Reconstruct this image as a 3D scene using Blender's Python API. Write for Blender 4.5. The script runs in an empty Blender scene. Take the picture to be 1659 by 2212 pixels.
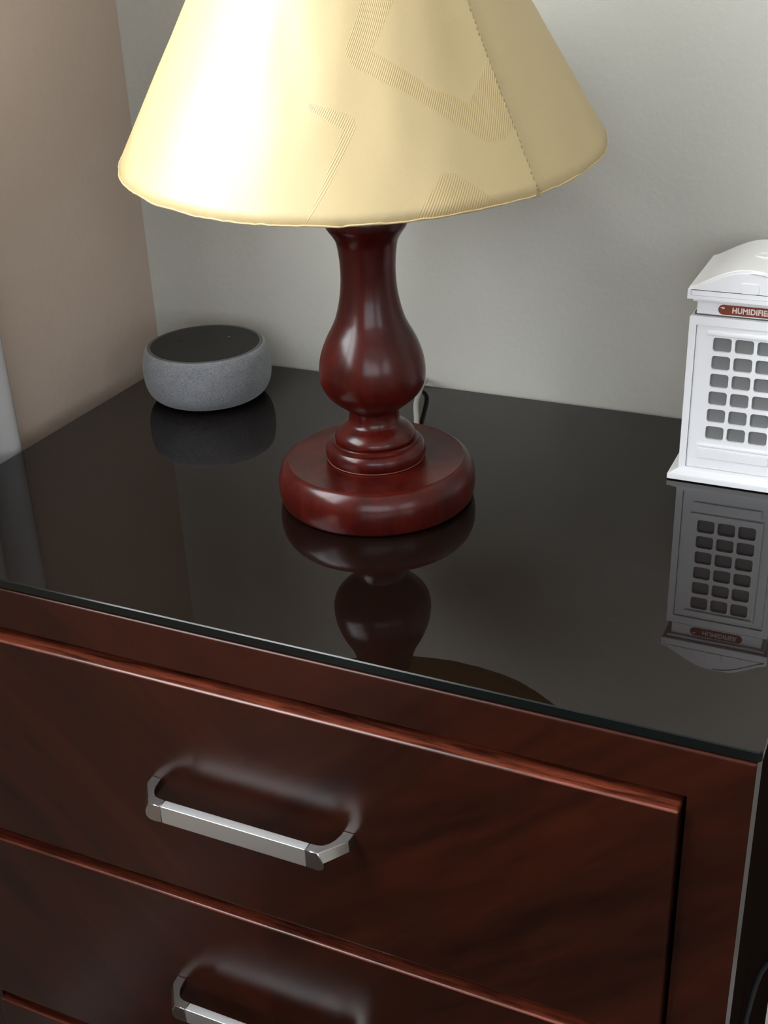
import bpy, bmesh, math, random
from mathutils import Vector, Matrix, noise

C = bpy.context.scene.collection
SC = bpy.context.scene
PI = math.pi
ZT = 0.60                      # height of the glass top above the floor; shapes below are given relative to it

# ------------------------------------------------------------------ camera
cam_d = bpy.data.cameras.new('camera')
cam_d.sensor_fit = 'HORIZONTAL'
cam_d.sensor_width = 36.0
cam_d.lens = 36.0 * 2683.77 / 1659.0
cam_d.clip_start = 0.02
cam = bpy.data.objects.new('camera', cam_d)
C.objects.link(cam)
yaw, pitch, roll = math.radians(-25.74065), math.radians(27.06391), math.radians(-2.41359)
fwd = Vector((math.sin(yaw) * math.cos(pitch), math.cos(yaw) * math.cos(pitch), -math.sin(pitch)))
rgt = Vector((math.cos(yaw), -math.sin(yaw), 0))
up = rgt.cross(fwd)
r2 = rgt * math.cos(roll) + up * math.sin(roll)
u2 = up * math.cos(roll) - rgt * math.sin(roll)
M = Matrix((r2, u2, -fwd)).transposed().to_4x4()
M.translation = Vector((0.61278, -0.83937, 0.35505 + ZT))
cam.matrix_world = M
SC.camera = cam

# ------------------------------------------------------------------ world, daylight, exposure
SC.view_settings.view_transform = 'Standard'
SC.view_settings.look = 'None'
SC.view_settings.gamma = 1.0
SC.view_settings.use_curve_mapping = False
SC.view_settings.exposure = 0.22
w = bpy.data.worlds.new('overcast_sky')
SC.world = w
w.use_nodes = True
w.node_tree.nodes['Background'].inputs[0].default_value = (0.80, 0.88, 1.0, 1)
w.node_tree.nodes['Background'].inputs[1].default_value = 2.0

WY0, WY1, WZ0, WZ1 = -1.16, -0.31, 0.24, 1.36      # opening of the window in the left wall


def area(name, loc, rot, sx, sy, power, col):
    l = bpy.data.lights.new(name, 'AREA')
    l.shape = 'RECTANGLE'
    l.size, l.size_y = sx, sy
    l.energy = power
    l.color = col
    o = bpy.data.objects.new(name, l)
    o.location = loc
    o.rotation_euler = rot
    C.objects.link(o)
    return o


# daylight coming in through the window of the left wall
area('window_daylight', (-0.16, (WY0 + WY1) / 2, (WZ0 + WZ1) / 2 + ZT), (0, -PI / 2, 0), WZ1 - WZ0 + 0.1, WY1 - WY0 + 0.06, 46.0, (0.95, 0.98, 1.0))
# fill light, added through unseen windows behind the camera and in the right wall
area('added_fill_behind_camera', (2.00, -3.75, 0.90 + ZT), (-PI / 2, 0, PI), 2.6, 1.4, 27.0, (0.96, 0.98, 1.0))
area('added_fill_right', (3.55, -2.30, 0.85 + ZT), (0, PI / 2, 0), 1.2, 1.3, 8.0, (0.98, 0.98, 1.0))

# ------------------------------------------------------------------ helpers


def srgb(h):
    h = h.lstrip('#')
    v = [int(h[i:i + 2], 16) / 255 for i in (0, 2, 4)]
    return tuple((x / 12.92 if x <= 0.04045 else ((x + 0.055) / 1.055) ** 2.4) for x in v) + (1,)


def newmat(name):
    m = bpy.data.materials.new(name)
    m.use_nodes = True
    nt = m.node_tree
    b = nt.nodes['Principled BSDF']
    return m, nt, b


def pmat(name, col, rough=0.5, metal=0.0, spec=0.5, coat=0.0, coat_r=0.1, **kw):
    m, nt, b = newmat(name)
    b.inputs['Base Color'].default_value = col if len(col) == 4 else tuple(col) + (1,)
    b.inputs['Roughness'].default_value = rough
    b.inputs['Metallic'].default_value = metal
    b.inputs['Specular IOR Level'].default_value = spec
    b.inputs['Coat Weight'].default_value = coat
    b.inputs['Coat Roughness'].default_value = coat_r
    for k, v in kw.items():
        b.inputs[k].default_value = v
    return m


def N(nt, typ, **kw):
    n = nt.nodes.new(typ)
    for k, v in kw.items():
        if k.startswith('i_'):
            key = k[2:]
            n.inputs[int(key) if key.isdigit() else key].default_value = v
        else:
            setattr(n, k, v)
    return n


def math_n(nt, op, a, b=None, c=None, clamp=False):
    n = nt.nodes.new('ShaderNodeMath')
    n.operation = op
    n.use_clamp = clamp
    for i, v in enumerate((a, b, c)):
        if v is None:
            continue
        if isinstance(v, (int, float)):
            n.inputs[i].default_value = v
        else:
            nt.links.new(v, n.inputs[i])
    return n.outputs[0]


def ramp(nt, fac, stops):
    r = nt.nodes.new('ShaderNodeValToRGB')
    while len(r.color_ramp.elements) < len(stops):
        r.color_ramp.elements.new(0.5)
    for e, (p, c) in zip(r.color_ramp.elements, stops):
        e.position = p
        e.color = c if len(c) == 4 else tuple(c) + (1,)
    nt.links.new(fac, r.inputs[0])
    return r.outputs[0]


def bump(nt, b, h, strength, dist):
    n = nt.nodes.new('ShaderNodeBump')
    n.inputs['Strength'].default_value = strength
    n.inputs['Distance'].default_value = dist
    nt.links.new(h, n.inputs['Height'])
    nt.links.new(n.outputs[0], b.inputs['Normal'])
    return n


def add_box(bm, x0, x1, y0, y1, z0, z1, bev=0.0, seg=2):
    r = bmesh.ops.create_cube(bm, size=1.0)
    vs = r['verts']
    for v in vs:
        v.co = Vector((x0 + (v.co.x + .5) * (x1 - x0), y0 + (v.co.y + .5) * (y1 - y0), z0 + (v.co.z + .5) * (z1 - z0)))
    if bev > 0:
        es = list({e for v in vs for e in v.link_edges})
        bmesh.ops.bevel(bm, geom=es, offset=bev, segments=seg, profile=0.5, affect='EDGES')
    return vs


def add_lathe(bm, prof, cx=0, cy=0, seg=96, cap0=True, cap1=True):
    rings = []
    for r, z in prof:
        rings.append([bm.verts.new((cx + r * math.cos(2 * PI * i / seg), cy + r * math.sin(2 * PI * i / seg), z)) for i in range(seg)])
    for a, b in zip(rings, rings[1:]):
        for i in range(seg):
            j = (i + 1) % seg
            bm.faces.new((a[i], a[j], b[j], b[i]))
    if cap0:
        bm.faces.new(list(reversed(rings[0])))
    if cap1:
        bm.faces.new(rings[-1])
    return rings


def smooth_profile(pts, n=6):
    """Catmull-Rom through the profile points."""
    out = []
    P = [Vector((p[0], p[1])) for p in pts]
    for i in range(len(P) - 1):
        p0 = P[max(i - 1, 0)]
        p1, p2 = P[i], P[i + 1]
        p3 = P[min(i + 2, len(P) - 1)]
        for k in range(n):
            t = k / n
            q = 0.5 * ((2 * p1) + (p2 - p0) * t + (2 * p0 - 5 * p1 + 4 * p2 - p3) * t * t + (3 * p1 - p0 - 3 * p2 + p3) * t ** 3)
            out.append((q.x, q.y))
    out.append(tuple(P[-1]))
    return out


def catmull(pts, n=8):
    P = [Vector(p) for p in pts]
    out = []
    for i in range(len(P) - 1):
        p0, p1, p2, p3 = P[max(i - 1, 0)], P[i], P[i + 1], P[min(i + 2, len(P) - 1)]
        for k in range(n):
            t = k / n
            out.append(0.5 * ((2 * p1) + (p2 - p0) * t + (2 * p0 - 5 * p1 + 4 * p2 - p3) * t * t + (3 * p1 - p0 - 3 * p2 + p3) * t ** 3))
    out.append(P[-1])
    return out


def add_tube(bm, pts, r, seg=10, flat=1.0, closed=False):
    n = len(pts)
    rings = []
    nrm = None
    for i, p in enumerate(pts):
        if closed:
            t = (pts[(i + 1) % n] - pts[i - 1]).normalized()
        else:
            t = (pts[min(i + 1, n - 1)] - pts[max(i - 1, 0)]).normalized()
        if nrm is None:
            ref = Vector((0, 0, 1)) if abs(t.z) < 0.9 else Vector((1, 0, 0))
            nrm = t.cross(ref).normalized()
        nrm = (nrm - t * nrm.dot(t)).normalized()
        bn = t.cross(nrm)
        rings.append([bm.verts.new(p + nrm * (r * math.cos(2 * PI * k / seg)) + bn * (r * flat * math.sin(2 * PI * k / seg))) for k in range(seg)])
    pairs = list(zip(rings, rings[1:]))
    if closed:
        pairs.append((rings[-1], rings[0]))
    for a, b in pairs:
        for k in range(seg):
            l = (k + 1) % seg
            bm.faces.new((a[k], a[l], b[l], b[k]))
    if not closed:
        bm.faces.new(list(reversed(rings[0])))
        bm.faces.new(rings[-1])


def rrect(cx, cz, w, h, r, seg=5):
    pts = []
    for (sx, sz, a0) in ((1, 1, 0), (-1, 1, PI / 2), (-1, -1, PI), (1, -1, 1.5 * PI)):
        for k in range(seg + 1):
            a = a0 + PI / 2 * k / seg
            pts.append((cx + sx * (w / 2 - r) + r * math.cos(a), cz + sz * (h / 2 - r) + r * math.sin(a)))
    return pts


def add_prism_xz(bm, poly, y0, y1):
    """Polygon in x,z pulled from y0 to y1."""
    a = [bm.verts.new((x, y0, z)) for x, z in poly]
    b = [bm.verts.new((x, y1, z)) for x, z in poly]
    fa = bm.faces.new(a)
    fb = bm.faces.new(list(reversed(b)))
    n = len(poly)
    for i in range(n):
        j = (i + 1) % n
        bm.faces.new((a[j], a[i], b[i], b[j]))
    return fa, fb


def frame_with_holes(outer, holes, y0, y1):
    """Plate in the x-z plane from y0 (front) to y1, with openings."""
    bm = new()
    es = []
    loops = []
    for P in [outer] + holes:
        vs = [bm.verts.new((x, y0, z)) for x, z in P]
        loops.append(vs)
        for i in range(len(vs)):
            es.append(bm.edges.new((vs[i], vs[(i + 1) % len(vs)])))
    bmesh.ops.triangle_fill(bm, use_beauty=True, use_dissolve=False, edges=es)
    front = list(bm.faces)
    r = bmesh.ops.extrude_face_region(bm, geom=front)
    nv = [g for g in r['geom'] if isinstance(g, bmesh.types.BMVert)]
    bmesh.ops.translate(bm, vec=(0, y1 - y0, 0), verts=nv)
    return bm


def obj(name, bm, m, parent=None, off=(0, 0, 0), smooth=35, mats=None):
    """Link the bmesh as ONE mesh object. `off` is taken off the vertices (origin of the thing)."""
    bmesh.ops.recalc_face_normals(bm, faces=bm.faces)
    if off != (0, 0, 0):
        bmesh.ops.translate(bm, vec=-Vector(off), verts=bm.verts)
    me = bpy.data.meshes.new(name)
    bm.to_mesh(me)
    bm.free()
    for x in (mats or [m]):
        me.materials.append(x)
    if smooth:
        me.shade_smooth()
        me.set_sharp_from_angle(angle=math.radians(smooth))
    o = bpy.data.objects.new(name, me)
    C.objects.link(o)
    if smooth and smooth <= 35:
        o.modifiers.new('even_normals', 'WEIGHTED_NORMAL').keep_sharp = True
    if parent:
        o.parent = parent
    return o


def round_edges(o, width, seg=2):
    bv = o.modifiers.new('edge', 'BEVEL')
    bv.width = width
    bv.segments = seg
    bv.limit_method = 'ANGLE'
    o.modifiers.move(len(o.modifiers) - 1, 0)


def thing(name, label, cat, loc):
    o = bpy.data.objects.new(name, None)
    o.empty_display_size = 0.05
    o.location = (loc[0], loc[1], loc[2] + ZT)
    o['label'] = label
    o['category'] = cat
    C.objects.link(o)
    return o


def struct(name, bm, m, smooth=0):
    o = obj(name, bm, m, None, (0, 0, -ZT), smooth)
    o['kind'] = 'structure'
    return o


def new():
    return bmesh.new()


# ------------------------------------------------------------------ materials
def wall_mat(name, col):
    m, nt, b = newmat(name)
    tc = N(nt, 'ShaderNodeTexCoord')
    n1 = N(nt, 'ShaderNodeTexNoise', i_Scale=170.0, i_Detail=5.0, i_Roughness=0.55)
    n2 = N(nt, 'ShaderNodeTexNoise', i_Scale=9.0, i_Detail=3.0)
    nt.links.new(tc.outputs['Object'], n1.inputs['Vector'])
    nt.links.new(tc.outputs['Object'], n2.inputs['Vector'])
    c = [x for x in col[:3]]
    lo, hi = [x * 0.97 for x in c], [x * 1.03 for x in c]
    nt.links.new(ramp(nt, n2.outputs[0], [(0.3, lo), (0.7, hi)]), b.inputs['Base Color'])
    b.inputs['Roughness'].default_value = 0.75
    b.inputs['Specular IOR Level'].default_value = 0.3
    bump(nt, b, n1.outputs[0], 0.35, 0.0012)
    return m


m_wall_back = wall_mat('greenish_grey_wall_paint', (0.50, 0.495, 0.445))
m_wall_left = wall_mat('wall_paint_with_warm_bounce', (0.52, 0.42, 0.345))  # left wall: warm bounced light is put into the paint colour
m_wall_far = wall_mat('pale_wall_paint', (0.70, 0.67, 0.62))
m_wall_front = wall_mat('taupe_wall_paint', (0.50, 0.48, 0.45))
m_ceiling = pmat('white_ceiling_paint', (0.82, 0.81, 0.79), 0.9)
m_trim = pmat('white_gloss_paint', (0.78, 0.78, 0.76), 0.35)


def floor_material():
    m, nt, b = newmat('brown_floor_boards')
    tc = N(nt, 'ShaderNodeTexCoord')
    mp = N(nt, 'ShaderNodeMapping')
    mp.inputs['Scale'].default_value = (2, 22, 1)
    n1 = N(nt, 'ShaderNodeTexNoise', i_Scale=3.0, i_Detail=6.0)
    nt.links.new(tc.outputs['Object'], mp.inputs[0])
    nt.links.new(mp.outputs[0], n1.inputs['Vector'])
    nt.links.new(ramp(nt, n1.outputs[0], [(0.3, (0.045, 0.028, 0.020)), (0.7, (0.08, 0.05, 0.034))]), b.inputs['Base Color'])
    b.inputs['Roughness'].default_value = 0.4
    return m


m_floor = floor_material()


def cherry_veneer(name, mode, dark, light, rough=0.3, spec=0.5, coat=0.0, coat_r=0.12):
    """Dark cherry. mode 'chevron': book-matched about x=0; 'x': grain along x; 'lathe': turned wood."""
    m, nt, b = newmat(name)
    tc = N(nt, 'ShaderNodeTexCoord')
    sep = N(nt, 'ShaderNodeSeparateXYZ')
    nt.links.new(tc.outputs['Object'], sep.inputs[0])
    x, y, z = sep.outputs
    cmb = N(nt, 'ShaderNodeCombineXYZ')
    if mode == 'chevron':
        ax = math_n(nt, 'ABSOLUTE', x)
        u = math_n(nt, 'ADD', math_n(nt, 'MULTIPLY', z, 0.74), math_n(nt, 'MULTIPLY', ax, -0.67))   # across the grain
        v = math_n(nt, 'ADD', math_n(nt, 'MULTIPLY', ax, 0.74), math_n(nt, 'MULTIPLY', z, 0.67))    # along the grain
        nt.links.new(math_n(nt, 'MULTIPLY', u, 22.0), cmb.inputs[0])
        nt.links.new(math_n(nt, 'MULTIPLY', v, 3.2), cmb.inputs[1])
        nt.links.new(math_n(nt, 'MULTIPLY', math_n(nt, 'SIGN', x), 0.35), cmb.inputs[2])
    elif mode == 'x':
        nt.links.new(math_n(nt, 'MULTIPLY', x, 22.0), cmb.inputs[0])
        nt.links.new(math_n(nt, 'MULTIPLY', y, 240.0), cmb.inputs[1])
        nt.links.new(math_n(nt, 'MULTIPLY', z, 240.0), cmb.inputs[2])
    else:
        nt.links.new(math_n(nt, 'MULTIPLY', x, 55.0), cmb.inputs[0])
        nt.links.new(math_n(nt, 'MULTIPLY', y, 55.0), cmb.inputs[1])
        nt.links.new(math_n(nt, 'MULTIPLY', z, 9.0), cmb.inputs[2])
    n1 = N(nt, 'ShaderNodeTexNoise', i_Scale=1.0, i_Detail=7.0, i_Roughness=0.62, i_Distortion=0.35)
    n2 = N(nt, 'ShaderNodeTexNoise', i_Scale=6.0, i_Detail=4.0, i_Roughness=0.6)
    nt.links.new(cmb.outputs[0], n1.inputs['Vector'])
    nt.links.new(cmb.outputs[0], n2.inputs['Vector'])
    f = math_n(nt, 'ADD', math_n(nt, 'MULTIPLY', n1.outputs[0], 0.72), math_n(nt, 'MULTIPLY', n2.outputs[0], 0.28))
    nt.links.new(ramp(nt, f, [(0.30, dark), (0.70, light)] if mode == 'chevron' else [(0.40, dark), (0.60, light)]), b.inputs['Base Color'])
    b.inputs['Roughness'].default_value = rough
    b.inputs['Specular IOR Level'].default_value = spec
    b.inputs['Coat Weight'].default_value = coat
    b.inputs['Coat Roughness'].default_value = coat_r
    return m


m_veneer = cherry_veneer('book_matched_cherry_veneer', 'chevron', (0.0085, 0.0020, 0.0011), (0.044, 0.0084, 0.0032), 0.29, 0.32)
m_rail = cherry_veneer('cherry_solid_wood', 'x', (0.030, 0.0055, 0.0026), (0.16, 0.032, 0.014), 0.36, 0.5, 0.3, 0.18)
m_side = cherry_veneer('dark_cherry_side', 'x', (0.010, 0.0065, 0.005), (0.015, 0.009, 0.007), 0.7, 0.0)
m_turned = cherry_veneer('turned_mahogany_lacquer', 'lathe', (0.028, 0.0019, 0.0011), (0.062, 0.0044, 0.0022), 0.35, 0.1, 0.50, 0.21)


def glass_material():
    """Dark smoked glass: so deeply tinted that only its own dark brown and the mirror of its surface are seen."""
    m, nt, b = newmat('smoked_glass')
    tc = N(nt, 'ShaderNodeTexCoord')
    n1 = N(nt, 'ShaderNodeTexNoise', i_Scale=5.0, i_Detail=3.0)
    nt.links.new(tc.outputs['Object'], n1.inputs['Vector'])
    nt.links.new(ramp(nt, n1.outputs[0], [(0.3, (0.0042, 0.0022, 0.0016)), (0.7, (0.0058, 0.0030, 0.0021))]), b.inputs['Base Color'])
    b.inputs['Roughness'].default_value = 0.012
    b.inputs['IOR'].default_value = 1.52
    return m


m_glass = glass_material()
m_glass_edge = pmat('dark_green_glass_edge', (0.003, 0.0055, 0.005), 0.20, 0.0, 0.4)
m_pane = pmat('window_glass', (1, 1, 1), 0.0, 0.0, 0.5)
nt = m_pane.node_tree
nt.nodes.clear()
_o = N(nt, 'ShaderNodeOutputMaterial')
_m = N(nt, 'ShaderNodeMixShader', i_0=0.05)
_t = N(nt, 'ShaderNodeBsdfTransparent')
_g = N(nt, 'ShaderNodeBsdfGlossy', i_Roughness=0.0)
nt.links.new(_t.outputs[0], _m.inputs[1])
nt.links.new(_g.outputs[0], _m.inputs[2])
nt.links.new(_m.outputs[0], _o.inputs[0])

m_satin = pmat('satin_aluminium', (0.84, 0.85, 0.85), 0.40, 1.0)
m_chrome = pmat('satin_chrome', (0.50, 0.485, 0.47), 0.20, 1.0)
m_white = pmat('white_plastic', (0.88, 0.89, 0.91), 0.32, 0.0, 0.45)
m_white_roof = pmat('white_plastic_roof', (0.85, 0.85, 0.84), 0.30, 0.0, 0.45)
m_gap = pmat('dark_grey_seam', (0.10, 0.10, 0.095), 0.7)
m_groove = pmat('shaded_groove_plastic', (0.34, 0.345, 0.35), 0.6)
m_grey_pane = pmat('grey_window_plastic', (0.175, 0.178, 0.178), 0.55)
m_red = pmat('red_brown_print', (0.21, 0.042, 0.020), 0.5)
m_letter = pmat('pinkish_white_print', (0.78, 0.66, 0.62), 0.5)
m_black_top = pmat('charcoal_plastic', (0.012, 0.0125, 0.0115), 0.5, 0.0, 0.35)
m_rim = pmat('grey_plastic_rim', (0.10, 0.10, 0.098), 0.55)
m_mark = pmat('pale_grey_print', (0.16, 0.16, 0.155), 0.6)
m_mark_dim = pmat('dim_grey_print', (0.035, 0.036, 0.033), 0.6)
m_cord = pmat('pale_cord_plastic', (0.31, 0.30, 0.27), 0.4, 0.0, 0.5)
m_cable = pmat('dark_grey_cable_rubber', (0.018, 0.021, 0.020), 0.6)
m_brass = pmat('brass', (0.55, 0.40, 0.17), 0.3, 1.0)
m_bead = pmat('worn_lacquer', (0.20, 0.055, 0.04), 0.5)
m_bulb = pmat('frosted_bulb_glass', (0.85, 0.85, 0.82), 0.3)
m_thread = pmat('brown_thread', (0.19, 0.145, 0.065), 0.8)


def speaker_fabric():
    m, nt, b = newmat('heather_grey_knit')
    tc = N(nt, 'ShaderNodeTexCoord')
    n1 = N(nt, 'ShaderNodeTexNoise', i_Scale=1300.0, i_Detail=2.0)
    n2 = N(nt, 'ShaderNodeTexNoise', i_Scale=120.0, i_Detail=3.0)
    v = N(nt, 'ShaderNodeTexVoronoi', i_Scale=1100.0)
    for n in (n1, n2, v):
        nt.links.new(tc.outputs['Object'], n.inputs['Vector'])
    f = math_n(nt, 'ADD', math_n(nt, 'MULTIPLY', n1.outputs[0], 0.8), math_n(nt, 'MULTIPLY', n2.outputs[0], 0.2))
    nt.links.new(ramp(nt, f, [(0.35, (0.15, 0.157, 0.17)), (0.65, (0.29, 0.30, 0.318))]), b.inputs['Base Color'])
    b.inputs['Roughness'].default_value = 0.9
    b.inputs['Specular IOR Level'].default_value = 0.15
    b.inputs['Sheen Weight'].default_value = 0.25
    bump(nt, b, v.outputs['Distance'], 0.5, 0.0004)
    return m


m_knit = speaker_fabric()


def shade_fabric():
    """Gold satin with woven ribbed figures; lit from outside, it also lets light through."""
    m = bpy.data.materials.new('gold_satin_fabric')
    m.use_nodes = True
    nt = m.node_tree
    b = nt.nodes['Principled BSDF']
    out = nt.nodes['Material Output']
    tc = N(nt, 'ShaderNodeTexCoord')
    sep = N(nt, 'ShaderNodeSeparateXYZ')
    nt.links.new(tc.outputs['Object'], sep.inputs[0])
    x, y, z = sep.outputs
    phi = math_n(nt, 'ARCTAN2', y, x)
    a = math_n(nt, 'MULTIPLY', phi, 110.0)          # millimetres round the shade
    h = math_n(nt, 'MULTIPLY', z, 1000.0)           # millimetres up the shade
    cmb = N(nt, 'ShaderNodeCombineXYZ', i_2=1.0)
    nt.links.new(a, cmb.inputs[0])
    nt.links.new(h, cmb.inputs[1])
    K = math.radians(1) * 110

    def poly(pts):
        P = [Vector((p[0] * K, p[1])) for p in pts]
        cen = sum(P, Vector((0, 0))) / len(P)
        d = None
        for p, q in zip(P, P[1:] + P[:1]):
            n = Vector((q.y - p.y, p.x - q.x)).normalized()
            if n.dot(cen - p) > 0:
                n = -n
            dp = N(nt, 'ShaderNodeVectorMath', operation='DOT_PRODUCT')
            nt.links.new(cmb.outputs[0], dp.inputs[0])
            dp.inputs[1].default_value = (n.x, n.y, -n.dot(p))
            d = dp.outputs['Value'] if d is None else math_n(nt, 'MAXIMUM', d, dp.outputs['Value'])
        # 1 inside, 0 outside, 0.6 mm soft edge
        return math_n(nt, 'SUBTRACT', 0.5, math_n(nt, 'MULTIPLY', d, 1.0 / 0.6), clamp=True)
    polys = [
        [(-61.4, 92.9), (-66.9, 73.8), (-66.8, 70.1), (-64.4, 67.8), (-59.1, 73.1), (-51.0, 91.7), (-40.0, 120), (-52.5, 122)],
        [(-66.9, 72.3), (-65.2, 65.8), (-50.8, 52.1), (-46.0, 56.5), (-51.1, 62.3), (-59.1, 73.1)],
        [(-50.8, 52.1), (-34.1, 27.1), (-29.4, 27.0), (-35.0, 44.8), (-39.7, 48.9), (-51.1, 62.3)],
        [(-25.7, 61.4), (-35.4, 45.5), (-34.1, 27.1), (-29.4, 27.0), (-25.7, 31.9)],
        [(-64.9, 41.0), (-66.0, 37.0), (-73.6, 0.5), (-76.3, 0.5), (-68.2, 41.0)],
        [(-77.0, 51.5), (-70.5, 48.6), (-65.4, 45.0), (-64.9, 39.5), (-67.8, 39.8), (-76.5, 48.5)],
        [(-54.6, 0.5), (-47.1, 18.2), (-43.9, 17.2), (-35.0, 0.5)],
        [(-150.5, 12.0), (-148.3, 18.3), (-141.0, 17.5), (-131.0, 6.0), (-139.0, 1.0), (-148.0, 1.0)],
    ]
    mask = None
    for p in polys:
        q = poly(p)
        mask = q if mask is None else math_n(nt, 'MAXIMUM', mask, q)
    # ribs run parallel to the steep bands, 1 mm apart
    rib = math_n(nt, 'SINE', math_n(nt, 'MULTIPLY', math_n(nt, 'ADD', math_n(nt, 'MULTIPLY', a, 0.868), math_n(nt, 'MULTIPLY', h, -0.497)), 2 * PI / 1.05))
    weave = N(nt, 'ShaderNodeTexNoise', i_Scale=1500.0, i_Detail=2.0)
    puck = N(nt, 'ShaderNodeTexNoise', i_Scale=60.0, i_Detail=4.0)
    nt.links.new(tc.outputs['Object'], weave.inputs['Vector'])
    nt.links.new(tc.outputs['Object'], puck.inputs['Vector'])
    hgt = math_n(nt, 'ADD', math_n(nt, 'MULTIPLY', math_n(nt, 'MULTIPLY', math_n(nt, 'ADD', rib, 0.6), mask), 0.080),
                 math_n(nt, 'ADD', math_n(nt, 'MULTIPLY', weave.outputs[0], 0.10), math_n(nt, 'MULTIPLY', puck.outputs[0], 0.3)))
    bp = N(nt, 'ShaderNodeBump', i_Strength=0.55, i_Distance=0.001)
    nt.links.new(hgt, bp.inputs['Height'])
    mixc = N(nt, 'ShaderNodeMix', data_type='RGBA')
    mixc.inputs['A'].default_value = (0.64, 0.51, 0.265, 1)
    mixc.inputs['B'].default_value = (0.61, 0.475, 0.23, 1)
    nt.links.new(mask, mixc.inputs['Factor'])
    nt.links.new(mixc.outputs['Result'], b.inputs['Base Color'])
    nt.links.new(bp.outputs[0], b.inputs['Normal'])
    b.inputs['Roughness'].default_value = 0.46
    b.inputs['Specular IOR Level'].default_value = 0.9
    tl = N(nt, 'ShaderNodeBsdfTranslucent')
    tl.inputs['Color'].default_value = (0.74, 0.55, 0.22, 1)
    mx = N(nt, 'ShaderNodeMixShader', i_0=0.28)
    nt.links.new(b.outputs[0], mx.inputs[1])
    nt.links.new(tl.outputs[0], mx.inputs[2])
    nt.links.new(mx.outputs[0], out.inputs[0])
    return m


m_shade = shade_fabric()


def curtain_material():
    m = bpy.data.materials.new('white_voile')
    m.use_nodes = True
    nt = m.node_tree
    b = nt.nodes['Principled BSDF']
    out = nt.nodes['Material Output']
    b.inputs['Base Color'].default_value = (0.62, 0.61, 0.60, 1)
    b.inputs['Roughness'].default_value = 0.8
    tl = N(nt, 'ShaderNodeBsdfTranslucent')
    tl.inputs['Color'].default_value = (0.62, 0.61, 0.60, 1)
    mx = N(nt, 'ShaderNodeMixShader', i_0=0.35)
    nt.links.new(b.outputs[0], mx.inputs[1])
    nt.links.new(tl.outputs[0], mx.inputs[2])
    nt.links.new(mx.outputs[0], out.inputs[0])
    return m


m_curtain = curtain_material()

# ------------------------------------------------------------------ the room
RX, RY, RZ = 3.4, -3.6, 1.9
FZ = -ZT
bm = new(); add_box(bm, -0.15, RX + .12, 0.0, 0.12, FZ, RZ); struct('wall_back', bm, m_wall_back)
bm = new()
add_box(bm, RX, RX + .12, -1.65, 0.0, FZ, RZ)
add_box(bm, RX, RX + .12, RY, -2.95, FZ, RZ)
add_box(bm, RX, RX + .12, -2.95, -1.65, FZ, 0.25)
add_box(bm, RX, RX + .12, -2.95, -1.65, 1.45, RZ)
struct('wall_right', bm, m_wall_far)
bm = new()
add_box(bm, -0.12, 0, WY1, 0.0, FZ, RZ)
add_box(bm, -0.12, 0, RY, WY0, FZ, RZ)
add_box(bm, -0.12, 0, WY0, WY1, FZ, WZ0)
add_box(bm, -0.12, 0, WY0, WY1, WZ1, RZ)
struct('wall_left', bm, m_wall_left)
# wall behind the camera, with an opening for the added window
bm = new()
add_box(bm, -0.15, 0.70, RY - .12, RY, FZ, RZ)
add_box(bm, 3.30, RX + .12, RY - .12, RY, FZ, RZ)
add_box(bm, 0.70, 3.30, RY - .12, RY, FZ, 0.20)
add_box(bm, 0.70, 3.30, RY - .12, RY, 1.60, RZ)
struct('wall_front', bm, m_wall_front)
bm = new(); add_box(bm, -0.15, RX + .12, RY - .12, 0.12, FZ - .1, FZ); struct('floor', bm, m_floor)
bm = new(); add_box(bm, -0.15, RX + .12, RY - .12, 0.12, RZ, RZ + .1); struct('ceiling', bm, m_ceiling)


def window(name, axis, a0, a1, z0, z1, wpos):
    bm = new()
    t = 0.05

    def bx(p0, p1, q0, q1, d0, d1):
        if axis == 'x':
            add_box(bm, d0, d1, p0, p1, q0, q1, 0.004, 1)
        else:
            add_box(bm, p0, p1, d0, d1, q0, q1, 0.004, 1)
    d0, d1 = wpos - 0.03, wpos + 0.03
    bx(a0, a0 + t, z0, z1, d0, d1)
    bx(a1 - t, a1, z0, z1, d0, d1)
    bx(a0 + t, a1 - t, z0, z0 + t, d0, d1)
    bx(a0 + t, a1 - t, z1 - t, z1, d0, d1)
    bx((a0 + a1) / 2 - .02, (a0 + a1) / 2 + .02, z0 + t, z1 - t, d0 + .01, d1 - .01)
    f = struct(name, bm, m_trim, 30)
    for p0, p1 in ((a0 + t, (a0 + a1) / 2 - .02), ((a0 + a1) / 2 + .02, a1 - t)):
        bm = new()
        if axis == 'x':
            add_box(bm, wpos - .002, wpos + .002, p0, p1, z0 + t, z1 - t)
        else:
            add_box(bm, p0, p1, wpos - .002, wpos + .002, z0 + t, z1 - t)
        obj('pane', bm, m_pane, f, (0, 0, -ZT), 0)
    return f


window('window_1', 'x', WY0, WY1, WZ0, WZ1, -0.085)
window('added_window_front', 'y', 0.70, 3.30, 0.20, 1.60, RY - 0.06)  # unseen window, added for the fill light behind the camera
window('added_window_right', 'x', -2.95, -1.65, 0.25, 1.45, RX + 0.06)  # unseen window, added for the weak fill from the right
bm = new(); add_box(bm, 0.0, 0.014, RY, -0.02, FZ, FZ + .09, 0.003, 2); struct('baseboard_left', bm, m_trim, 30)
bm = new(); add_box(bm, 0.0, RX, -0.014, 0.0, FZ, FZ + .09, 0.003, 2); struct('baseboard_back', bm, m_trim, 30)

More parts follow.
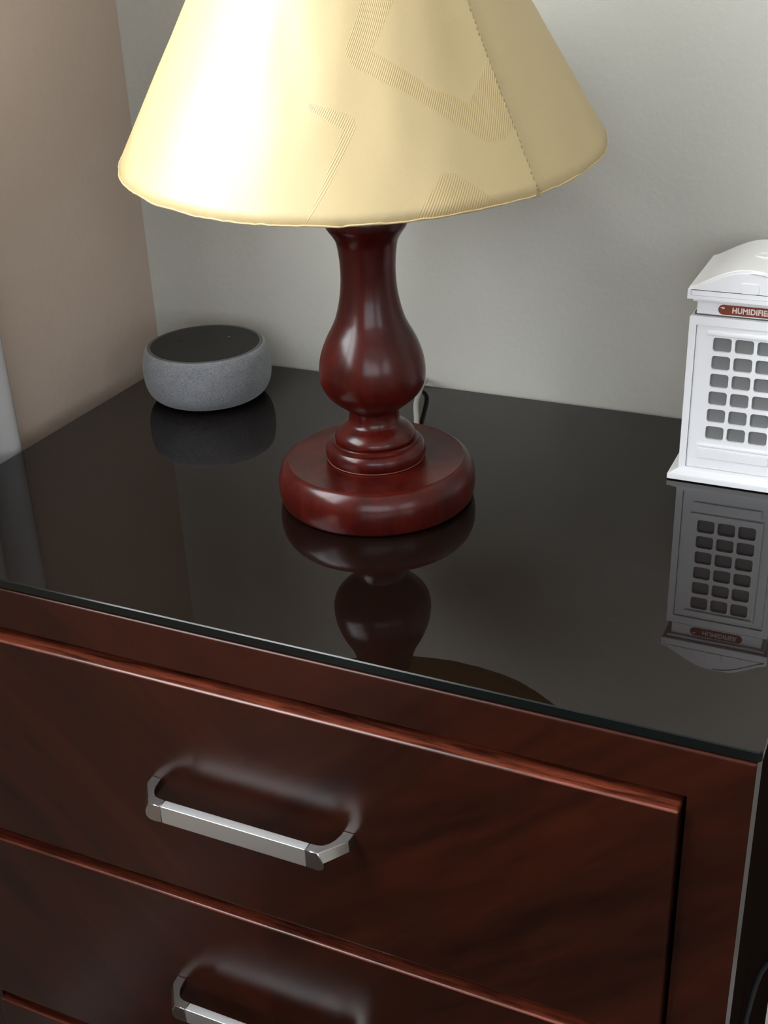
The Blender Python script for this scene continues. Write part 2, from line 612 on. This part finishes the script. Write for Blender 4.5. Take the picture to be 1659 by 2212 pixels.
# ------------------------------------------------------------------ curtain beside the nightstand
bm = new()
cols = []
for i in range(49):
    t = i / 48
    y = -0.2065 - t * 0.095
    xx = 0.0135 + 0.0075 * math.sin(t * 2 * PI * 2.5 + 0.9)
    row = []
    for k in range(13):
        zz = FZ + 0.012 + (1.78 - FZ) * k / 12
        row.append(bm.verts.new((xx + 0.0015 * math.sin(k * 1.3 + i * 0.4), y + 0.001 * math.sin(k * .8), zz)))
    cols.append(row)
for a, b_ in zip(cols, cols[1:]):
    for k in range(12):
        bm.faces.new((a[k], b_[k], b_[k + 1], a[k + 1]))
o = obj('curtain', bm, m_curtain, None, (0, 0, -ZT), 60)
sd = o.modifiers.new('thickness', 'SOLIDIFY')
sd.thickness = 0.0012
o['label'] = 'white curtain hanging against the left wall at the left edge of the photo'
o['category'] = 'curtain'

# ------------------------------------------------------------------ nightstand
NX = 0.2977
X0, X1 = 0.0279, 0.5675
YF = -0.3711
NS = (NX, 0.0, FZ)
ns = thing('nightstand', 'dark cherry nightstand with book-matched veneer drawers and silver bar handles', 'nightstand', NS)


def npart(name, bm, m, parent=ns, smooth=35):
    return obj(name, bm, m, parent, NS, smooth)


bm = new(); add_box(bm, X0 + .0012, X1 - .0012, YF + .022, -0.016, -0.0252, -0.0062, 0.001, 2); npart('top_panel', bm, m_rail)
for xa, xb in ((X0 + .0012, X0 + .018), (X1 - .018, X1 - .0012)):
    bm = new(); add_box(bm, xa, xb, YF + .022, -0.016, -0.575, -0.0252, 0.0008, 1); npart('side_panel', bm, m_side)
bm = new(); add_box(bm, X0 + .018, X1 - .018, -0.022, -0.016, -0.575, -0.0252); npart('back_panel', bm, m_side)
for zz in (-0.1988, -0.3635):
    bm = new(); add_box(bm, 0.0574, 0.5380, YF + .004, YF + .022, zz - .004, zz + .004, 0.0005, 1); npart('drawer_rail', bm, m_rail)
bm = frame_with_holes([(X0, -0.575), (X1, -0.575), (X1, -0.0062), (X0, -0.0062)], [[(0.0574, -0.5280), (0.5380, -0.5280), (0.5380, -0.0331), (0.0574, -0.0331)]], YF, YF + .022)
es = [e for e in bm.edges if all(abs(v.co.y - YF) < 1e-6 and abs(v.co.z + 0.0062) < 1e-6 for v in e.verts)]
bmesh.ops.bevel(bm, geom=es, offset=0.0013, segments=4, profile=0.5, affect='EDGES')
o = npart('front_frame', bm, m_veneer)
round_edges(o, 0.0005, 2)
o.modifiers['edge'].angle_limit = math.radians(50)
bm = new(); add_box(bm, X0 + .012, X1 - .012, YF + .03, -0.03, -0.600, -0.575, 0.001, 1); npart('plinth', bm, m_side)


def bracket(s, cxh, zt):
    """Angled end bracket: front plate, chamfered outer facet, inner curve and foot on the drawer."""
    bm = new()
    d0 = -0.3770

    def P(hx, d, z):
        return Vector((cxh + s * hx / 1000, d0 - d / 1000, zt + z / 1000))
    inner = [(46.8, 15.5), (51.5, 15.3), (54.6, 14.0), (57.0, 11.2), (58.6, 7.5), (59.3, 3.5), (59.5, 0.0)]
    outer_t = [(46.8, 21.4), (50.5, 21.4), (54.2, 21.4), (58.0, 16.4), (62.0, 11.2), (65.4, 6.6), (66.0, 0.0)]
    outer_b = [(46.8, 21.4), (51.5, 21.4), (57.4, 21.4), (60.6, 16.8), (63.6, 12.2), (66.6, 7.6), (67.0, 0.0)]
    hb = -6.2
    it = [bm.verts.new(P(a, d, 0)) for a, d in inner]
    ib = [bm.verts.new(P(a, d, hb)) for a, d in inner]
    ot = [bm.verts.new(P(a, d, 0)) for a, d in outer_t]
    ob = [bm.verts.new(P(a, d, hb)) for a, d in outer_b]
    n = len(inner)
    for i in range(n - 1):
        bm.faces.new((it[i], it[i + 1], ot[i + 1], ot[i]))
        bm.faces.new((ib[i], ob[i], ob[i + 1], ib[i + 1]))
        bm.faces.new((it[i], ib[i], ib[i + 1], it[i + 1]))
        if i >= 2:
            bm.faces.new((ot[i], ot[i + 1], ob[i + 1], ob[i]))
    bm.faces.new((it[-1], ib[-1], ob[-1], ot[-1]))
    # front plate, hanging below the arm, with a rounded outer corner
    prof = [(57.5, -9.2), (56.6, -10.8), (55.0, -11.9), (52.8, -12.3), (46.8, -12.0)]
    fa = [bm.verts.new(P(a, 21.4, z)) for a, z in prof]
    fb = [bm.verts.new(P(a, 18.6, z)) for a, z in [(57.4, hb)] + prof + [(46.8, hb)]]
    bm.faces.new([ot[0], ot[1], ot[2], ob[2]] + fa)
    bm.faces.new(list(reversed(fb)))
    rim = [ob[2]] + fa
    for i in range(len(prof)):
        bm.faces.new((rim[i], fb[i], fb[i + 1], rim[i + 1]))
    bm.faces.new((it[0], ot[0], fa[-1], fb[-2], fb[-1], ib[0]))
    return bm


def make_drawer(ztop, zbot, zhandle, shift):
    bm = new()
    add_box(bm, 0.0595, 0.5359, -0.3770, -0.3560, zbot, ztop, 0.0017, 4)
    bmesh.ops.recalc_face_normals(bm, faces=bm.faces)
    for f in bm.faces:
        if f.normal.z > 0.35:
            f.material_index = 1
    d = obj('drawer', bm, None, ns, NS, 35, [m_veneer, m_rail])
    # drawer box behind the front
    bm = new()
    for b_ in ((0.066, 0.076, -0.356, -0.05), (0.5195, 0.5295, -0.356, -0.05), (0.076, 0.5195, -0.06, -0.05)):
        add_box(bm, b_[0], b_[1], b_[2], b_[3], zbot + .012, ztop - .02)
    add_box(bm, 0.076, 0.5195, -0.356, -0.06, zbot + .012, zbot + .018)
    npart('drawer_box', bm, m_rail, d, 0)
    zt = zhandle
    cxh = NX + shift
    bm = new()
    add_box(bm, cxh - .0466, cxh + .0466, -0.3770 - .0214, -0.3770 - .0155, zt - .0120, zt, 0.0005, 2)
    npart('handle_bar', bm, m_satin, d)
    for s in (-1, 1):
        o = npart('handle_bracket', bracket(s, cxh, zt), m_chrome, d, 25)
        round_edges(o, 0.0003, 1)
    return d


make_drawer(-0.0388, -0.1940, -0.1097, 0.0)
make_drawer(-0.2035, -0.3588, -0.2745, -0.0045)
make_drawer(-0.3681, -0.5236, -0.4393, 0.0)

# ------------------------------------------------------------------ glass sheet on the nightstand
GX0, GX1, GY0, GY1 = 0.0278, 0.5692, -0.3698, -0.0042


def glass_sheet():
    bm = new()
    outl = []
    for cx_, cy_, a0 in ((GX1, GY1, 0), (GX0, GY1, 1), (GX0, GY0, 2), (GX1, GY0, 3)):
        r = 0.003
        ccx = cx_ - r if cx_ == GX1 else cx_ + r
        ccy = cy_ - r if cy_ == GY1 else cy_ + r
        for k in range(5):
            a = a0 * PI / 2 + PI / 2 * k / 4
            outl.append((ccx, ccy, math.cos(a), math.sin(a), r))

    def loop(ins, z):
        return [bm.verts.new((cx_ + c * (r - ins), cy_ + s * (r - ins), z)) for cx_, cy_, c, s, r in outl]
    L = [loop(0.0006, -0.0061), loop(0.0, -0.0055), loop(0.0, -0.0006), loop(0.0006, 0.0)]
    n = len(outl)
    for a, b_ in zip(L, L[1:]):
        for i in range(n):
            j = (i + 1) % n
            bm.faces.new((a[i], a[j], b_[j], b_[i])).material_index = 1
    bm.faces.new(L[-1]).material_index = 0
    bm.faces.new(list(reversed(L[0]))).material_index = 2
    o = obj('glass_top', bm, None, None, (NX, -0.19, -0.0061), 20, [m_glass, m_glass_edge, m_glass_edge])
    o.location = (NX, -0.19, -0.0061 + ZT)
    o['label'] = 'smoked dark glass sheet lying on top of the cherry nightstand'
    o['category'] = 'glass top'
    return o


glass_sheet()

# ------------------------------------------------------------------ table lamp
LX, LY = 0.2963, -0.1910
lamp = thing('table_lamp', 'table lamp with turned mahogany base and gold conical fabric shade', 'lamp', (LX, LY, 0.0))
LO = (LX, LY, 0.0)


def lpart(name, bm, m, smooth=38, parent=lamp):
    return obj(name, bm, m, parent, LO, smooth)


bm = new()
add_lathe(bm, [(0.0560, 0.0004), (0.0605, 0.0009)] + smooth_profile([(0.0615, 0.002), (0.0626, 0.0065), (0.0630, 0.0125), (0.0625, 0.0180), (0.0607, 0.0228), (0.0582, 0.0260), (0.0558, 0.0275)], 4) + [(0.0548, 0.0272), (0.0300, 0.0272)], LX, LY, 128)
lpart('base_plate', bm, m_turned)
bm = new()
add_lathe(bm, [(0.0295, 0.0268), (0.0304, 0.0275)] + smooth_profile([(0.0309, 0.0285), (0.0317, 0.0315), (0.0313, 0.0350), (0.0298, 0.0375), (0.0285, 0.0382)], 4) + [(0.0275, 0.0384), (0.0273, 0.0398), (0.0266, 0.0404), (0.0240, 0.0405)], LX, LY, 96)
lpart('base_collar', bm, m_turned)
bm = new()
add_tube(bm, [Vector((LX + .0306 * math.cos(2 * PI * i / 96), LY + .0306 * math.sin(2 * PI * i / 96), 0.02785)) for i in range(96)], 0.00035, 6, 1.0, True)
lpart('collar_bead', bm, m_bead, 60)
col = [(0.0245, 0.0402), (0.0252, 0.0412), (0.0253, 0.0428), (0.0244, 0.0452), (0.0218, 0.0480), (0.0190, 0.0499), (0.0169, 0.0516), (0.0159, 0.0540), (0.0156, 0.0570), (0.0157, 0.0596)]
bul = [(0.0162, 0.0607), (0.0211, 0.0642), (0.0269, 0.0692), (0.0306, 0.0742), (0.0325, 0.0796), (0.0329, 0.0848), (0.0326, 0.0891), (0.0318, 0.0940), (0.0304, 0.0988), (0.0285, 0.1037), (0.0262, 0.1085),
       (0.0236, 0.1132), (0.0214, 0.1180), (0.0199, 0.1227), (0.0187, 0.1274), (0.0174, 0.1344), (0.0167, 0.1413), (0.0165, 0.1482), (0.0168, 0.1550), (0.0174, 0.1605), (0.0184, 0.1658), (0.0203, 0.1694), (0.0222, 0.1721), (0.0240, 0.1750), (0.0246, 0.1790), (0.0235, 0.1830), (0.0200, 0.1850)]
bm = new()
add_lathe(bm, smooth_profile(col, 4) + smooth_profile(bul, 4), LX, LY, 96)
lpart('column', bm, m_turned)
bm = new()
add_lathe(bm, [(0.0145, 0.1848), (0.0150, 0.1860), (0.0150, 0.1900), (0.0110, 0.1915), (0.0110, 0.2060), (0.0165, 0.2080), (0.0170, 0.2360), (0.0150, 0.2375)], LX, LY, 48)
lpart('bulb_socket', bm, m_brass)
bm = new()
add_lathe(bm, smooth_profile([(0.0125, 0.2370), (0.0140, 0.2480), (0.0230, 0.2650), (0.0300, 0.2850), (0.0290, 0.3020), (0.0200, 0.3140), (0.0040, 0.3180)], 4), LX, LY, 40)
lpart('light_bulb', bm, m_bulb)

# shade: a cone that sits slightly askew on the lamp
SZ, SRB, SRT, SH = 0.2177, 0.1406, 0.0460, 0.160
sn = Vector((0.02201, -0.08883, 0.99580)).normalized()
se1 = (Vector((1, 0, 0)) - sn * sn.x).normalized()
se2 = sn.cross(se1)
SM = Matrix((se1, se2, sn)).transposed().to_4x4()
SM.translation = Vector((-0.0074, 0.0154, SZ))
SEAM = math.radians(-25.7)


def shade_r(phi, z, inner=0.0):
    r = SRB + (SRT - SRB) * z / SH
    d = (SEAM - phi) % (2 * PI)              # how far before the seam (towards the front of the lamp)
    if d < 0.16:
        r += 0.0018 * (1 - d / 0.16) ** 2
    r += 0.0008 * noise.noise(Vector((math.cos(phi) * 6, math.sin(phi) * 6, z * 25)))
    return r - inner


def shade_mesh():
    bm = new()
    seg, rows = 288, 28
    phis = [SEAM + 0.0006 + (2 * PI - 0.0012) * i / (seg - 1) for i in range(seg)]
    out = []
    for k in range(rows + 1):
        z = SH * k / rows
        ring = []
        for i, ph in enumerate(phis):
            zz = z
            if k == 0:
                zz = 0.0007 * noise.noise(Vector((ph * 9, 3.1, 0))) + 0.0004 * noise.noise(Vector((ph * 40, 1.1, 0)))
            r = shade_r(ph, z)
            ring.append(bm.verts.new((r * math.cos(ph), r * math.sin(ph), zz)))
        out.append(ring)
    for a, b_ in zip(out, out[1:]):
        for i in range(seg):
            j = (i + 1) % seg
            bm.faces.new((a[i], a[j], b_[j], b_[i]))
    return bm


def spart(name, bm, m, smooth=40, parent=None):
    o = obj(name, bm, m, parent, (0, 0, 0), smooth)
    if parent is lamp:
        o.matrix_local = SM
    return o


shade = spart('lamp_shade', shade_mesh(), m_shade, 50, lamp)
sd = shade.modifiers.new('thickness', 'SOLIDIFY')
sd.thickness = 0.0008
sd.offset = -1
# rolled hem round the lower rim
bm = new()
pts = []
for i in range(240):
    ph = 2 * PI * i / 240
    r = shade_r(ph, 0.0) - 0.0004 + 0.0003 * noise.noise(Vector((ph * 30, 0, 2)))
    pts.append(Vector((r * math.cos(ph), r * math.sin(ph), 0.0003 + 0.0007 * noise.noise(Vector((ph * 9, 3.1, 0))) + 0.0005 * noise.noise(Vector((ph * 45, 9.1, 0))))))
add_tube(bm, pts, 0.0005, 8, 1.0, True)
spart('hem', bm, m_shade, 60, shade)
# dark stitches down the seam
bm = new()
rnd = random.Random(4)
k = 0
s = 0.002
while s < 0.155:
    ln = rnd.uniform(0.0010, 0.0017)
    r0, r1 = shade_r(SEAM - 0.004, s) + 0.0002, shade_r(SEAM - 0.004, s + ln) + 0.0002
    ph = SEAM - 0.003 + rnd.uniform(-.0018, .0018)
    pa = Vector((r0 * math.cos(ph), r0 * math.sin(ph), s))
    ph2 = ph + rnd.uniform(-.002, .004)
    pb = Vector((r1 * math.cos(ph2), r1 * math.sin(ph2), s + ln))
    add_tube(bm, [pa, (pa + pb) / 2, pb], 0.00024, 6)
    s += ln + rnd.uniform(0.0010, 0.0018)
spart('stitching', bm, m_thread, 60, shade)
# wire rings and spider that carry the shade
bm = new()
for zz, rr in ((SH - .001, SRT - .0015), ):
    add_tube(bm, [Vector((rr * math.cos(2 * PI * i / 64), rr * math.sin(2 * PI * i / 64), zz)) for i in range(64)], 0.0014, 8, 1.0, True)
for q in range(3):
    a = 2 * PI * q / 3
    add_tube(bm, [Vector((0.003 * math.cos(a), 0.003 * math.sin(a), SH + .002)), Vector((0.022 * math.cos(a), 0.022 * math.sin(a), SH + .001)), Vector(((SRT - .0015) * math.cos(a), (SRT - .0015) * math.sin(a), SH - .001))], 0.0012, 8)
spart('shade_frame', bm, m_brass, 60, shade)
bm = new()
for sx in (-1, 1):
    add_tube(bm, catmull([(LX + sx * .016, LY, 0.2080), (LX + sx * .036, LY, 0.232), (LX + sx * .040, LY, 0.268), (LX + sx * .034, LY, 0.330), (LX + sx * .016 - .003, LY, 0.366), (LX + sx * .001 - .004, LY + .0006, 0.3785)], 6), 0.0012, 8)
lpart('harp', bm, m_brass, 60)
# flat lamp cord that arches from the back of the base to the wall
bm = new()
cp = catmull([(0.2952, -0.1315, 0.0085), (0.2935, -0.1230, 0.0100), (0.2905, -0.1130, 0.0118), (0.2848, -0.1000, 0.0148), (0.2735, -0.0745, 0.0152), (0.2658, -0.0500, 0.0139), (0.2601, -0.0300, 0.0122), (0.2541, -0.0105, 0.0072), (0.2440, -0.0036, 0.0046), (0.2330, -0.0022, 0.0035), (0.2240, -0.0021, 0.0010), (0.2200, -0.0021, -0.0060)], 8)
add_tube(bm, cp, 0.0019, 10, 0.85)
lpart('power_cord', bm, m_cord, 60)

# ------------------------------------------------------------------ smart speaker in the corner
EX, EY = 0.0997, -0.0779
sp = thing('smart_speaker', 'small round smart speaker in grey fabric with a black top, in the wall corner', 'speaker', (EX, EY, 0.0))
EO = (EX, EY, 0.0)
bm = new()
add_lathe(bm, [(0.0290, 0.0010)] + smooth_profile([(0.0310, 0.0008), (0.0370, 0.0016), (0.0425, 0.0042), (0.0462, 0.0085), (0.0484, 0.0145), (0.0492, 0.0215), (0.0491, 0.0285), (0.0482, 0.0350), (0.0466, 0.0396), (0.0450, 0.0417), (0.0441, 0.0420)], 4), EX, EY, 128)
obj('fabric_body', bm, m_knit, sp, EO, 40)
bm = new(); add_lathe(bm, [(0.0300, 0.0), (0.0310, 0.0002), (0.0310, 0.0013)], EX, EY, 64); obj('rubber_foot', bm, m_black_top, sp, EO)
bm = new()
add_lathe(bm, [(0.0445, 0.0405), (0.0442, 0.0421), (0.0434, 0.0425), (0.0418, 0.0424), (0.0414, 0.0421)], EX, EY, 128)
obj('light_ring', bm, m_rim, sp, EO)
bm = new()
add_lathe(bm, [(0.0417, 0.0412), (0.0417, 0.0423), (0.0410, 0.04265), (0.0300, 0.0424)], EX, EY, 128)
top = obj('top_panel', bm, m_black_top, sp, EO)


def flat_marks(name, polys, m, z=0.0428):
    bm = new()
    for P in polys:
        a = [bm.verts.new((x, y, z)) for x, y in P]
        b_ = [bm.verts.new((x, y, z - .0006)) for x, y in P]
        bm.faces.new(a)
        bm.faces.new(list(reversed(b_)))
        for i in range(len(P)):
            j = (i + 1) % len(P)
            bm.faces.new((a[i], b_[i], b_[j], a[j]))
    return obj(name, bm, m, top, EO, 0)


def rect(cx_, cy_, w_, h_, a):
    return [(cx_ + x * math.cos(a) - y * math.sin(a), cy_ + x * math.sin(a) + y * math.cos(a)) for x, y in ((-w_ / 2, -h_ / 2), (w_ / 2, -h_ / 2), (w_ / 2, h_ / 2), (-w_ / 2, h_ / 2))]


ANG = math.radians(28)
flat_marks('plus_button', [rect(0.0832, -0.0533, .0036, .0008, ANG), rect(0.0832, -0.0533, .0008, .0036, ANG)], m_mark_dim)
flat_marks('minus_button', [rect(0.1043, -0.0865, .0036, .0008, ANG)], m_mark_dim)
flat_marks('action_button', [[(0.1102 + .0010 * math.cos(t * PI / 8), -0.0598 + .0010 * math.sin(t * PI / 8)) for t in range(16)]], m_mark)
ring_p = []
for t in range(20):
    a0, a1 = 2 * PI * t / 20, 2 * PI * (t + 1) / 20
    ring_p.append([(0.0775 + r * math.cos(a), -0.0798 + r * math.sin(a)) for r, a in ((.0018, a0), (.0023, a0), (.0023, a1), (.0018, a1))])
flat_marks('mute_button', ring_p + [rect(0.0775, -0.0798, .0040, .0005, ANG + .8)], m_mark_dim)

# ------------------------------------------------------------------ telephone-box humidifier
BX = 0.5038
BO = (BX, -0.068, 0.0)
hu = thing('humidifier', 'white telephone-box humidifier with grey panes and a red sign, cut by the right edge', 'humidifier', BO)


def hpart(name, bm, m, smooth=30, parent=hu):
    return obj(name, bm, m, parent, BO, smooth)


YB, YR = -0.1012, -0.0348        # body front and back
bm = new()
add_box(bm, BX - .0400, BX + .0400, -0.1063, -0.0297, 0.0006, 0.0044, 0.0006, 2)
v = [(BX + sx * a, (YB - b_) if sy < 0 else (YR + b_), z) for z, a, b_ in ((0.0040, .0394, .0045), (0.0070, .0343, .0004)) for sx, sy in ((-1, -1), (1, -1), (1, 1), (-1, 1))]
vv = [bm.verts.new(p) for p in v]
for i in range(4):
    j = (i + 1) % 4
    bm.faces.new((vv[i], vv[j], vv[4 + j], vv[4 + i]))
bm.faces.new(vv[4:])
bm.faces.new(list(reversed(vv[:4])))
hpart('base_plate', bm, m_white)
for sx in (-1, 1):
    for yy in (-0.098, -0.038):
        bm = new()
        add_lathe(bm, [(0.003, 0.0), (0.003, 0.0008)], BX + sx * .031, yy, 16)
        hpart('foot', bm, m_gap)
# body core, then the front frame, panel with its pane openings, and the kick panel
bm = new(); add_box(bm, BX - .0338, BX + .0338, YB + .0034, YR, 0.0066, 0.1094, 0.0010, 2); hpart('body', bm, m_white)


def rc(x0, x1, z0, z1, r=0.0004, seg=2):
    return rrect((x0 + x1) / 2, (z0 + z1) / 2, x1 - x0, z1 - z0, r, seg)


bm = frame_with_holes(rc(BX - .0340, BX + .0340, 0.0066, 0.1096, .0010, 4), [rc(BX - .0297, BX + .0297, 0.0086, 0.1042, .0006)], YB, YB + .0034)
hpart('body_frame', bm, m_white)
xs = [BX - .0133, BX, BX + .0133]
zs = [0.0922 - 0.01172 * i for i in range(6)]
holes = [rrect(x, z, 0.0113, 0.0091, 0.0019, 5) for z in zs for x in xs]
bm = frame_with_holes(rc(BX - .02938, BX + .02938, 0.00892, 0.10388, .0005), holes, YB + .0012, YB + .0031)
o = hpart('front_panel', bm, m_white)
# raised moulding: header strip over the panes, jambs, sill, kick panel
bm = new()
add_box(bm, BX - .0228, BX + .0232, YB - .0001, YB + .0014, 0.0982, 0.1000, 0.0004, 2)
hpart('header_strip', bm, m_white)
bm = new(); add_box(bm, BX + .0216, BX + .0232, YB + .0001, YB + .0014, 0.0252, 0.0980, 0.0003, 2)
hpart('side_moulding', bm, m_white)
bm = new(); add_box(bm, BX - .0236, BX + .0232, YB - .0001, YB + .0014, 0.0240, 0.0252, 0.0003, 2); hpart('sill_strip', bm, m_white)
bm = new(); add_box(bm, BX - .0226, BX + .0212, YB - .0001, YB + .0014, 0.0160, 0.0222, 0.0004, 2); hpart('kick_panel', bm, m_white)
pane_me = None
for z in zs:
    for x in xs:
        if pane_me is None:
            bm = new()
            add_prism_xz(bm, rrect(0, 0, 0.0118, 0.0096, 0.0021, 5), 0, 0.0006)
            p = obj('window_pane', bm, m_grey_pane, hu, (0, 0, 0), 30)
            pane_me = p.data
        else:
            p = bpy.data.objects.new('window_pane', pane_me)
            C.objects.link(p)
            p.parent = hu
        p.location = (x - BO[0], YB + .0029 - BO[1], z)
bm = new(); add_box(bm, BX - .0318, BX + .0318, YB + .0030, YR - .0015, 0.1090, 0.1112); hpart('seam_gap', bm, m_gap)
bm = new(); add_box(bm, BX - .0304, BX + .0304, YB + .0014, YR - .0010, 0.1108, 0.1192, 0.0006, 2); hpart('sign_block', bm, m_white)
# red sign with its lettering
SY = YB + .0014
bm = new()
add_prism_xz(bm, rrect(BX, 0.11475, 0.0350, 0.0061, 0.00300, 8), SY - .0003, SY + .0004)
sign = hpart('sign', bm, m_red)
cu = bpy.data.curves.new('sign_text', 'FONT')
cu.body = 'HUMIDIFIER'
cu.size = 0.0048
cu.align_x = 'CENTER'
cu.align_y = 'CENTER'
cu.offset = 0.00017
cu.extrude = 0.0001
cu.space_character = 1.06
tmp = bpy.data.objects.new('sign_text', cu)
C.objects.link(tmp)
bpy.context.view_layer.update()
me = bpy.data.meshes.new_from_object(tmp.evaluated_get(bpy.context.evaluated_depsgraph_get()))
C.objects.unlink(tmp)
bpy.data.objects.remove(tmp)
wid = max(v.co.x for v in me.vertices) - min(v.co.x for v in me.vertices)
me.transform(Matrix.Diagonal((0.0233 / wid, 1, 1, 1)))
me.materials.clear()
me.materials.append(m_letter)
t = bpy.data.objects.new('sign_text', me)
C.objects.link(t)
t.parent = sign
t.matrix_local = Matrix.Translation((BX + .0023 - BO[0], SY - .0004 - BO[1], 0.11465)) @ Matrix.Rotation(PI / 2, 4, 'X')
bm = new()
lx, lz = BX - .0150, 0.1157
add_prism_xz(bm, [(lx - .0016, lz + .0003), (lx - .0006, lz + .0004), (lx - .0002, lz + .0009), (lx + .0004, lz + .0006), (lx + .0014, lz + .0005), (lx + .0012, lz - .0002), (lx + .0002, lz - .0004), (lx - .0004, lz - .0001)], SY - .0005, SY - .0002)
hpart('sign_mark', bm, m_letter, 0, sign)
# cornice and barrel roof
bm = new()
add_box(bm, BX - .0328, BX + .0328, YB - .0010, YR + .0010, 0.1190, 0.1212, 0.0005, 2)
hpart('lower_cornice', bm, m_white)
YC0, YC1 = -0.1050, -0.0310


def arch(ins, zlo):
    half = [(-.0357, 0.1268), (-.0352, 0.1284), (-.0318, 0.1296), (-.0262, 0.1326), (-.0210, 0.1354), (-.0160, 0.1378), (-.0110, 0.1397), (-.0055, 0.1409), (0.0, 0.1413)]
    pts = smooth_profile(half, 3)
    full = pts + [(-x, z) for x, z in reversed(pts[:-1])]
    out = []
    for i, (x, z) in enumerate(full):
        x0_, z0_ = full[max(i - 1, 0)]
        x1_, z1_ = full[min(i + 1, len(full) - 1)]
        d = Vector((x1_ - x0_, z1_ - z0_)).normalized()
        out.append((BX + x + d.y * ins, z - d.x * ins))
    out = [(min(max(x, BX - .0357 + ins), BX + .0357 - ins), max(z, zlo)) for x, z in out]
    return [(out[0][0], zlo)] + out + [(out[-1][0], zlo)]


bm = new(); add_prism_xz(bm, arch(0.0001, 0.1213), YC0 + .0014, YC1)
o = hpart('roof', bm, m_white_roof, 40)
round_edges(o, 0.0006, 2)
# raised rim on the gable, and the inset gable face with a fine groove between them
bm = frame_with_holes(arch(0.0, 0.1212), [arch(0.0018, 0.1234)], YC0, YC0 + .0015)
o = hpart('gable_rim', bm, m_white, 40)
bm = new(); add_prism_xz(bm, arch(0.0022, 0.1238), YC0 + .0006, YC0 + .0015)
hpart('gable_face', bm, m_white, 40)
bm = new()
add_prism_xz(bm, rrect(BX + .0005, 0.1301, 0.0112, 0.0066, 0.0017, 5), YC0 + .0003, YC0 + .0010)
o = hpart('gable_plate', bm, m_white, 30)
round_edges(o, 0.00035, 2)
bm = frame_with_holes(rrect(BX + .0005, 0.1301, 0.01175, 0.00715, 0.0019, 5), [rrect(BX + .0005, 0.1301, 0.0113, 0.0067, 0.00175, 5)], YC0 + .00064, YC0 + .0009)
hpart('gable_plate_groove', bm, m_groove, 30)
# mist outlet: a shallow dish on the ridge
bm = new()
add_lathe(bm, [(0.0062, 0.1402), (0.0060, 0.1414), (0.0052, 0.1419), (0.0046, 0.1417), (0.0038, 0.14145), (0.0018, 0.14135), (0.0005, 0.14135)], BX + .0022, -0.0690, 40)
hpart('mist_outlet', bm, m_white_roof, 60)

# ------------------------------------------------------------------ loose cable at the nightstand's right side
bm = new()
pts = catmull([(0.5725, -0.262, FZ + .0024), (0.5712, -0.265, FZ + .06), (0.5698, -0.268, -0.40), (0.5693, -0.27, -0.29), (0.5703, -0.27, -0.265), (0.5730, -0.27, -0.240), (0.5774, -0.27, -0.2246), (0.5860, -0.27, -0.2130), (0.5990, -0.268, -0.2100), (0.6130, -0.262, -0.2250), (0.6260, -0.255, -0.2700), (0.6360, -0.24, -0.38), (0.6420, -0.22, -0.52), (0.6600, -0.19, FZ + .004), (0.7000, -0.15, FZ + .0024), (0.7600, -0.12, FZ + .0024)], 8)
add_tube(bm, pts, 0.0017, 10)
o = obj('power_cable', bm, m_cable, None, (0.5725, -0.262, FZ), 60)
o.location = (0.5725, -0.262, 0.0)
o['label'] = 'thin dark grey cable arching against the right side of the nightstand'
o['category'] = 'cable'
